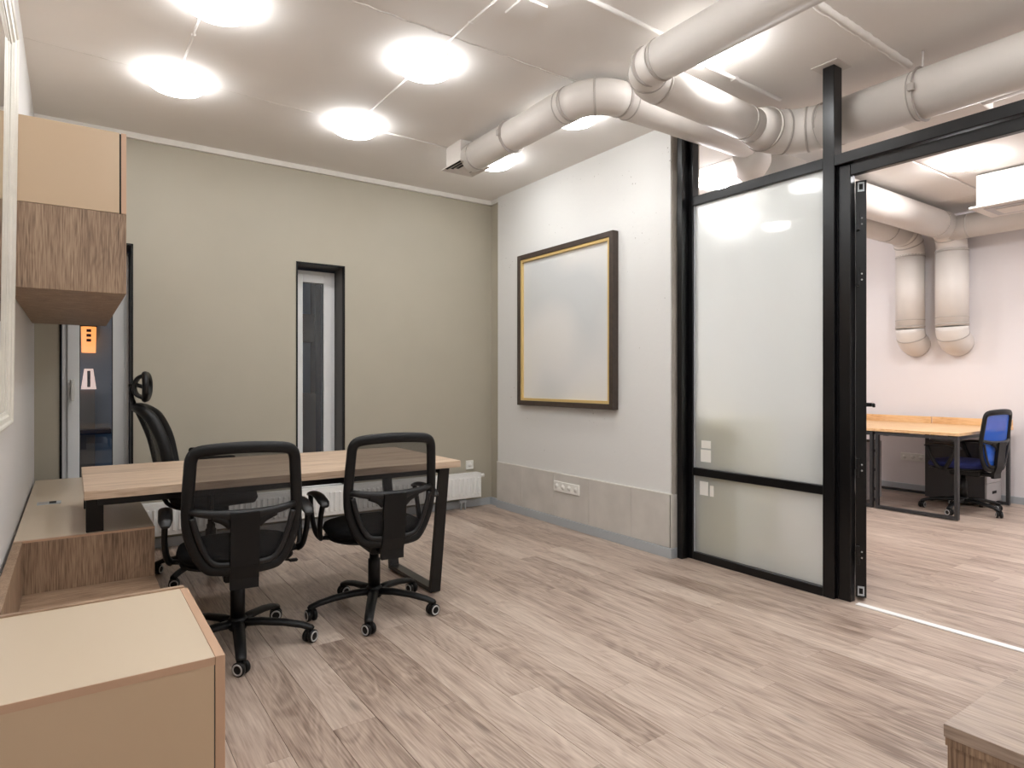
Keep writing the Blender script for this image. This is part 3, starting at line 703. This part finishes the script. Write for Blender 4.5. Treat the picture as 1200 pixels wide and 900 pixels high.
B('top_edge_band', 'tan_edge', f, (.004, aw - .022, -.001, .0005, .5315, .5495))
B('shadow_gap', 'charcoal', f, (aw - .024, aw - .0218, .002, .585, 0, .532))
B('door', 'tan_edge', f, (aw - .0215, aw, 0, .585, .01, .550), bevel=.001)
B('back_panel', 'veneer_x', f, (.004, aw - .010, .585, .603, 0, .555), bevel=.0008)
# ------------------------------------------------------------------ meeting desk
d = thing('office_desk', 'long light oak desk on black trapezoid steel legs', 'desk', (.04, 3.03, 0))
DL, DD, DT = 1.72, .87, .75
B('desk_top', 'desk', d, (0, DL, 0, DD, DT - .036, DT), bevel=.0015)
B('beam', 'black_metal', d, (.05, DL - .10, .10, .14, DT - .078, DT - .037), bevel=.002)
B('beam', 'black_metal', d, (.05, DL - .10, DD - .14, DD - .10, DT - .078, DT - .037), bevel=.002)
lg = thing('tmp', 'x', 'x'); bpy.data.objects.remove(lg)
bm = bmesh.new(); ix, wx, ty_ = DL - .085, .030, .016
path = [(ix, .04, DT - .053), (ix, .145, .018), (ix, DD - .175, .018), (ix, DD - .04, DT - .053)]
sweep(bm, path, .017, wx, ref=(1, 0, 0), square=True, closed=True); obj('leg_frame', bm, 'black_metal', d)
for y_ in (.19, DD - .22): 
    bm = bmesh.new(); lathe(bm, [(0, 0), (.014, 0), (.014, .004), (0, .004)], 12, 'z', (ix, y_, -.0)); obj('foot_pad', bm, 'black_plastic', d)
B('short_leg', 'black_metal', d, (.008, .070, .125, .155, .5605, DT - .037), bevel=.002)
B('short_leg', 'black_metal', d, (.008, .070, DD - .155, DD - .125, .5605, DT - .037), bevel=.002)
B('leg_crossbar', 'black_metal', d, (.008, .070, .155, DD - .155, DT - .072, DT - .037), bevel=.002)
# corner oak unit at the lower right
k = thing('low_sideboard', 'corner of a low brown oak sideboard at the lower right', 'sideboard', (1.545, .593, 0))
B('top', 'veneer_y', k, (0, .9, -1.2, 0, .422, .450), bevel=.001)
B('body', 'veneer_z', k, (.006, .88, -1.19, -.006, 0, .4215))
B('edge_strip', 'veneer_z', k, (.002, .02, -1.19, -.003, .405, .4215))

# ------------------------------------------------------------------ office chairs
def seat_mesh(hw, hd, z0, z1, n=2.6, dome=.012):
    bm = bmesh.new(); seg = 40; rings = []
    prof = [(.0, z0), (.80, z0), (.94, z0 + .008), (1.0, z0 + (z1 - z0) * .45), (.97, z0 + (z1 - z0) * .78), (.90, z1 - .006), (.75, z1 + dome * .3), (.4, z1 + dome), (0, z1 + dome)]
    for s_, z in prof:
        if s_ == 0: rings.append([bm.verts.new((0, 0, z))]); continue
        R = []
        for j in range(seg):
            a_ = 2 * PI * j / seg; cx, sy = math.cos(a_), math.sin(a_)
            x_ = math.copysign(abs(cx) ** (2 / n), cx) * hw * s_; y_ = math.copysign(abs(sy) ** (2 / n), sy) * hd * s_
            drop = -.03 * max(0, (y_ / hd - .55)) ** 2 * 4          # waterfall front edge
            R.append(bm.verts.new((x_, y_, z + drop)))
        rings.append(R)
    for r0, r1 in zip(rings, rings[1:]):
        for j in range(seg):
            q = (j + 1) % seg
            if len(r0) == 1: fc = bm.faces.new((r0[0], r1[j], r1[q]))
            elif len(r1) == 1: fc = bm.faces.new((r0[j], r0[q], r1[0]))
            else: fc = bm.faces.new((r0[j], r0[q], r1[q], r1[j]))
            fc.smooth = True
    return bm
def back_pt(x, z, hw=.22):
    return Vector((x, -.225 - .10 * (z - .45) - .045 * (1 - (x / hw) ** 2), z))
def smooth_path(ctrl, closed, per=6):
    n = len(ctrl); out = []
    rng = range(n if closed else n - 1)
    for i in rng:
        g_ = lambda q: Vector(ctrl[q % n]) if closed else Vector(ctrl[max(0, min(n - 1, q))])
        p0, p1, p2, p3 = g_(i - 1), g_(i), g_(i + 1), g_(i + 2)
        for k_ in range(per):
            t = k_ / per
            out.append(.5 * ((2 * p1) + (-p0 + p2) * t + (2 * p0 - 5 * p1 + 4 * p2 - p3) * t * t + (-p0 + 3 * p1 - 3 * p2 + p3) * t ** 3))
    if not closed: out.append(Vector(ctrl[-1]))
    return out
def wheelbase(t, base_rot, R=.315):
    bm = bmesh.new(); lathe(bm, [(0, .075), (.034, .075), (.040, .085), (.040, .125), (.030, .135), (0, .135)], 20); obj('base_hub', bm, 'black_plastic', t)
    bm = bmesh.new(); lathe(bm, [(.0, .13), (.031, .13), (.031, .27), (.024, .275), (.024, .30), (.018, .30), (.018, .40), (0, .40)], 20); obj('gas_lift', bm, 'black_plastic', t)
    for k_ in range(5):
        a_ = base_rot + k_ * 2 * PI / 5; u = Vector((math.cos(a_), math.sin(a_), 0))
        P = [u * .02 + Vector((0, 0, .105)), u * .10 + Vector((0, 0, .106)), u * .20 + Vector((0, 0, .096)), u * .28 + Vector((0, 0, .080)), u * .318 + Vector((0, 0, .066)), u * .325 + Vector((0, 0, .058))]
        bm = bmesh.new(); sweep(bm, P, .026, .017, seg=10, scales=[1.1, 1.0, .92, .86, .80, .70]); obj('base_leg', bm, 'black_plastic', t)
        ca = a_ + random.uniform(-.9, .9); w_ = Vector((math.cos(ca), math.sin(ca), 0)); v_ = Vector((-w_.y, w_.x, 0)); cpos = u * R + Vector((0, 0, .029))
        mt = Matrix(((w_.x, v_.x, 0, cpos.x), (w_.y, v_.y, 0, cpos.y), (0, 0, 1, cpos.z), (0, 0, 0, 1)))
        bm = bmesh.new()
        for s_ in (-1, 1):
            sub = bmesh.new(); lathe(sub, [(0, .006), (.026, .006), (.029, .009), (.029, .021), (.026, .024), (0, .024)], 20, 'x'); merge(bm, sub, mt @ Matrix.Scale(s_, 4, (1, 0, 0)))
        sub = bmesh.new(); box(sub, -.007, .007, -.020, .018, -.008, .032, bevel=.003); merge(bm, sub, mt)
        cs = obj('caster', bm, 'black_plastic', t)
        for s_ in (-1, 1):
            bm = bmesh.new(); sub = bmesh.new(); lathe(sub, [(.017, .0235), (.024, .0235), (.024, .0255), (.017, .0255), (.017, .0235)], 20, 'x'); merge(bm, sub, mt @ Matrix.Scale(s_, 4, (1, 0, 0)))
            obj('wheel_ring', bm, 'chrome', cs)
def task_chair(label, loc, rz, base_rot, fabric='black_fabric', mesh='mesh_black', group=None):
    t = thing('office_chair', label, 'chair', loc, rz, group)
    wheelbase(t, base_rot - rz)
    o = obj('seat', seat_mesh(.245, .235, .405, .470), fabric, t); o.location = (0, .02, 0)
    o = obj('seat_shell', seat_mesh(.235, .225, .385, .415, dome=0), 'black_plastic', t); o.location = (0, .02, 0)
    B('tilt_mechanism', 'black_plastic', t, (-.07, .07, -.17, .09, .335, .388), (-.045, .045, -.27, -.15, .345, .375), bevel=.008)
    bm = bmesh.new(); sweep(bm, [(.05, .02, .36), (.20, .03, .355), (.235, .03, .345)], .006, .006); box(bm, .225, .265, .018, .042, .338, .352, bevel=.005); obj('tilt_lever', bm, 'black_plastic', t)
    # back: outer hoop
    hw = .222
    ctrl = [(-.12, .915), (0, .920), (.12, .915), (.185, .904), (.208, .877), (.214, .82), (.219, .74), (.222, .66), (.216, .58), (.190, .50), (.150, .437), (.11, .420), (.0, .415),
            (-.11, .420), (-.150, .437), (-.190, .50), (-.216, .58), (-.222, .66), (-.219, .74), (-.214, .82), (-.208, .877), (-.185, .904)]
    P = smooth_path([back_pt(x * .94, z) for x, z in ctrl], True, 4)
    bm = bmesh.new(); sweep(bm, P, .024, .016, ref=(0, 1, 0), closed=True, seg=10); obj('back_frame', bm, 'black_plastic', t)
    bar = [back_pt(x, .672 - .030 * (1 - (x / .22) ** 2)) for x in (-.203, -.16, -.12, -.06, 0, .06, .12, .16, .203)]
    bm = bmesh.new(); sweep(bm, [p + Vector((0, -.008, 0)) for p in bar], .020, .012, ref=(0, 1, 0), seg=10, scales=[.7, .8, .9, 1.1, 1.2, 1.1, .9, .8, .7]); obj('back_crossbar', bm, 'satin_black', t)
    # inner lower bows beside the spine
    for s_ in (-1, 1):
        bow = smooth_path([back_pt(s_ * x, z) + Vector((0, -.014, 0)) for x, z in ((.192, .64), (.174, .57), (.146, .495), (.11, .448), (.05, .440))], False, 5)
        bm = bmesh.new(); sweep(bm, bow, .012, .007, ref=(0, 1, 0), seg=8); obj('back_bow', bm, 'satin_black', t)
        gus = smooth_path([back_pt(s_ * x, z) + Vector((0, -.012, 0)) for x, z in ((.05, .60), (.075, .625), (.12, .645))], False, 4)
        bm = bmesh.new(); sweep(bm, gus, .018, .008, ref=(0, 1, 0), seg=8); obj('back_gusset', bm, 'black_plastic', t)
    # spine plate
    bm = bmesh.new()
    sp = [(z, back_pt(0, max(z, .42)).y - .016 + (.02 if z < .40 else 0)) for z in (.655, .60, .52, .44, .38, .335)]
    sweep(bm, [(0, y_, z_) for z_, y_ in sp], .055, .013, ref=(0, 1, 0), square=True); obj('spine', bm, 'black_plastic', t)
    # mesh
    bm = bmesh.new(); rows = []
    for i in range(9):
        z = .655 + (.905 - .655) * i / 8; hwz = .195 if z < .87 else .195 - (z - .87) * .5
        rows.append([bm.verts.new(back_pt(-hwz + 2 * hwz * j / 12, z - (.026 * (1 - ((-hwz + 2 * hwz * j / 12) / .22) ** 2) if i == 0 else 0)) + Vector((0, .004, 0))) for j in range(13)])
    for r0, r1 in zip(rows, rows[1:]):
        for j in range(12): bm.faces.new((r0[j], r0[j + 1], r1[j + 1], r1[j])).smooth = True
    obj('back_mesh', bm, mesh, t)
    # lower mesh behind the bows
    bm = bmesh.new(); rows = []
    for i in range(7):
        z = .43 + .225 * i / 6; hwz = [.12, .155, .175, .188, .196, .20, .202][i]
        rows.append([bm.verts.new(back_pt(-hwz + 2 * hwz * j / 10, z) + Vector((0, .004, 0))) for j in range(11)])
    for r0, r1 in zip(rows, rows[1:]):
        for j in range(10): bm.faces.new((r0[j], r0[j + 1], r1[j + 1], r1[j])).smooth = True
    obj('back_mesh', bm, mesh, t)
    # loop arms
    for s_ in (-1, 1):
        x = s_ * .285
        loop = smooth_path([(x, -.10, .606), (x + s_ * .004, -.06, .52), (x - s_ * .004, -.015, .435), (x - s_ * .02, .03, .405), (x - s_ * .004, .075, .43), (x + s_ * .004, .125, .52), (x, .155, .602)], False, 4)
        bm = bmesh.new(); sweep(bm, loop, .018, .012, ref=(1, 0, 0), seg=10)
        sweep(bm, [(x - s_ * .02, .03, .405), (s_ * .16, .03, .388)], .026, .010, seg=8)
        am = obj('armrest', bm, 'black_plastic', t)
        bm = bmesh.new(); pad = smooth_path([(x, -.135, .588), (x, -.10, .606), (x, 0, .622), (x, .11, .618), (x, .175, .600)], False, 5)
        n_ = len(pad)
        sweep(bm, pad, .028, .012, ref=(0, 0, 1), seg=12, scales=[.55 + .45 * min(1, 4 * i / n_, 4 * (n_ - 1 - i) / n_) for i in range(n_)]); obj('arm_pad', bm, 'satin_black', am)
    return t
ch_a = task_chair('black mesh office chair closest to the tan cabinets, at the desk', (.612, 3.04, 0), math.radians(-6), math.radians(-27), group='black mesh office chairs')
ch_b = task_chair('black mesh office chair nearer the desk corner and the white wall', (1.285, 3.10, 0), math.radians(-4), math.radians(27), group='black mesh office chairs')
ch_c = task_chair('blue mesh office chair at the rear room desk', (6.675, 2.40, 0), math.radians(-8), math.radians(-35), 'blue_fabric', 'mesh_blue')

def head_chair(label, loc, rz):
    t = thing('office_chair', label, 'chair', loc, rz)
    wheelbase(t, .6)
    o = obj('seat', seat_mesh(.26, .25, .44, .53), 'black_fabric', t); o.location = (0, .02, 0)
    B('tilt_mechanism', 'black_plastic', t, (-.08, .08, -.15, .10, .38, .445), bevel=.008)
    # curved back, thick upholstered rim with mesh
    def bp(x, z):
        k_ = (z - .50) / .52
        return Vector((x, -.20 - .03 * math.sin(PI * min(1, k_ * 1.2)) - .14 * k_ ** 2 - .05 * (1 - (x / .25) ** 2) + .04 * (x / .25) ** 2, z))
    ctrl = [(0, 1.03), (.13, 1.02), (.20, .97), (.235, .85), (.24, .72), (.22, .60), (.16, .53), (0, .51), (-.16, .53), (-.22, .60), (-.24, .72), (-.235, .85), (-.20, .97), (-.13, 1.02)]
    bm = bmesh.new(); sweep(bm, smooth_path([bp(x, z) for x, z in ctrl], True, 5), .028, .034, ref=(0, 1, 0), closed=True, seg=10); obj('back_frame', bm, 'black_plastic', t)
    bm = bmesh.new(); rows = []
    for i in range(11):
        z = .53 + .48 * i / 10; hwz = .225 * (1 - abs(i / 10 - .5) ** 3 * 3.2)
        rows.append([bm.verts.new(bp(-hwz + 2 * hwz * j / 10, z)) for j in range(11)])
    for r0, r1 in zip(rows, rows[1:]):
        for j in range(10): bm.faces.new((r0[j], r0[j + 1], r1[j + 1], r1[j])).smooth = True
    obj('back_mesh', bm, 'mesh_black', t)
    bm = bmesh.new(); sweep(bm, smooth_path([(0, -.12, .40), (0, -.24, .45), (0, -.285, .62), (0, -.335, .85), (0, -.40, 1.02), (0, -.425, 1.10), (0, -.42, 1.16)], False, 5), .032, .013, ref=(0, 1, 0), seg=8); obj('spine', bm, 'black_plastic', t)
    # head rest: open ring pad
    hr = smooth_path([Vector((x, -.355 - .05 * (1 - (x / .15) ** 2) * 0 - .25 * abs(x) ** 1.5 * -1, z)) for x, z in ((0, 1.225), (.09, 1.22), (.14, 1.18), (.135, 1.12), (.08, 1.085), (0, 1.08), (-.08, 1.085), (-.135, 1.12), (-.14, 1.18), (-.09, 1.22))], True, 5)
    bm = bmesh.new(); sweep(bm, hr, .020, .018, ref=(0, 1, 0), closed=True, seg=10); ho = obj('headrest', bm, 'black_plastic', t)
    bm = bmesh.new(); sweep(bm, [(0, -.435, 1.16), (0, -.40, 1.165), (0, -.36, 1.15)], .05, .012, seg=8); sweep(bm, smooth_path([(0, -.36, 1.085), (0, -.40, 1.11), (0, -.41, 1.16), (0, -.39, 1.205), (0, -.355, 1.222)], False, 4), .10, .012, ref=(0, 1, 0), seg=8); obj('headrest_mount', bm, 'black_plastic', ho)
    for s_ in (-1, 1):
        x = s_ * .29
        bm = bmesh.new(); sweep(bm, smooth_path([(s_ * .18, .0, .425), (x, .0, .44), (x, 0, .52), (x, -.01, .722)], False, 4), .026, .014, ref=(0, 1, 0), seg=8); am = obj('armrest', bm, 'black_plastic', t)
        B('arm_pad', 'black_fabric', am, (x - .038, x + .038, -.13, .13, .722, .750), bevel=.012, seg=2)
    return t
head_chair('black office chair with ring headrest behind the desk', (.71, 4.30, 0), math.radians(-99))

# ------------------------------------------------------------------ rear room furniture
def rear_desk(label, loc, group):
    t = thing('workstation_desk', label, 'desk', loc, 0, group)
    W, Dp, Hh = 1.24, .69, .745
    B('desk_top', 'desk2', t, (0, W, 0, Dp, Hh - .026, Hh), bevel=.0015)
    B('upstand', 'desk2', t, (W - .02, W, 0.002, Dp - .002, Hh + .0005, Hh + .07), bevel=.0015)
    for x0 in (.022, W - .06):
        bm = bmesh.new()
        sweep(bm, [(x0, .022, .020), (x0, .022, Hh - .046), (x0, Dp - .022, Hh - .046), (x0, Dp - .022, .020)], .018, .020, ref=(1, 0, 0), square=True, closed=True)
        obj('leg_frame', bm, 'steel_grey', t)
    for y0 in (.06, Dp - .10): B('cross_bar', 'steel_grey', t, (.044, W - .082, y0, y0 + .04, Hh - .066, Hh - .027), bevel=.002)
    return t
rear_desk('honey oak desk with dark steel frame beside the blue chair', (6.14, 2.24, 0), 'rear room desks')
rear_desk('honey oak desk behind the open door, further left in the rear room', (6.14, 2.935, 0), 'rear room desks')
def pedestal(label, loc, group):
    t = thing('drawer_pedestal', label, 'drawer unit', loc, 0, group)
    B('body', 'charcoal', t, (0, .35, .018, .52, .04, .60), bevel=.001)
    for k_ in range(3):
        z0 = .045 + k_ * .185
        o = B('drawer_front', 'light_grey', t, (.002, .348, 0, .0175, z0, z0 + .182), bevel=.001)
        B('handle', 'black_trim', o, (.13, .22, -.004, .001, z0 + .08, z0 + .105))
    for x in (.04, .31):
        for y in (.06, .48):
            bm = bmesh.new(); lathe(bm, [(0, 0), (.016, 0), (.016, .04), (0, .04)], 10, 'z', (x, y, 0)); obj('foot', bm, 'black_plastic', t)
    return t
pedestal('charcoal drawer pedestal under the desk beside the blue chair', (6.98, 2.32, 0), 'drawer pedestals')
pedestal('drawer pedestal under the further desk behind the open door', (6.22, 3.06, 0), 'drawer pedestals')
socket_plate('wall_socket', 'grey-white socket strip under the rear room desk', 3, (X2, 3.17, .36), '-x')
t = thing('storage_cabinet', 'tan cabinet blurred behind the frosted glass panel', 'cabinet', (3.470, 2.475, 0))
B('body', 'straw', t, (0, .40, 0, .375, .04, .945), bevel=.002)
for k_ in range(2): B('door', 'straw', t, (.001 + .2 * k_, .199 + .2 * k_, -.018, -.001, .05, .94), bevel=.001)
B('plinth', 'charcoal', t, (.02, .38, .02, .36, 0, .04))
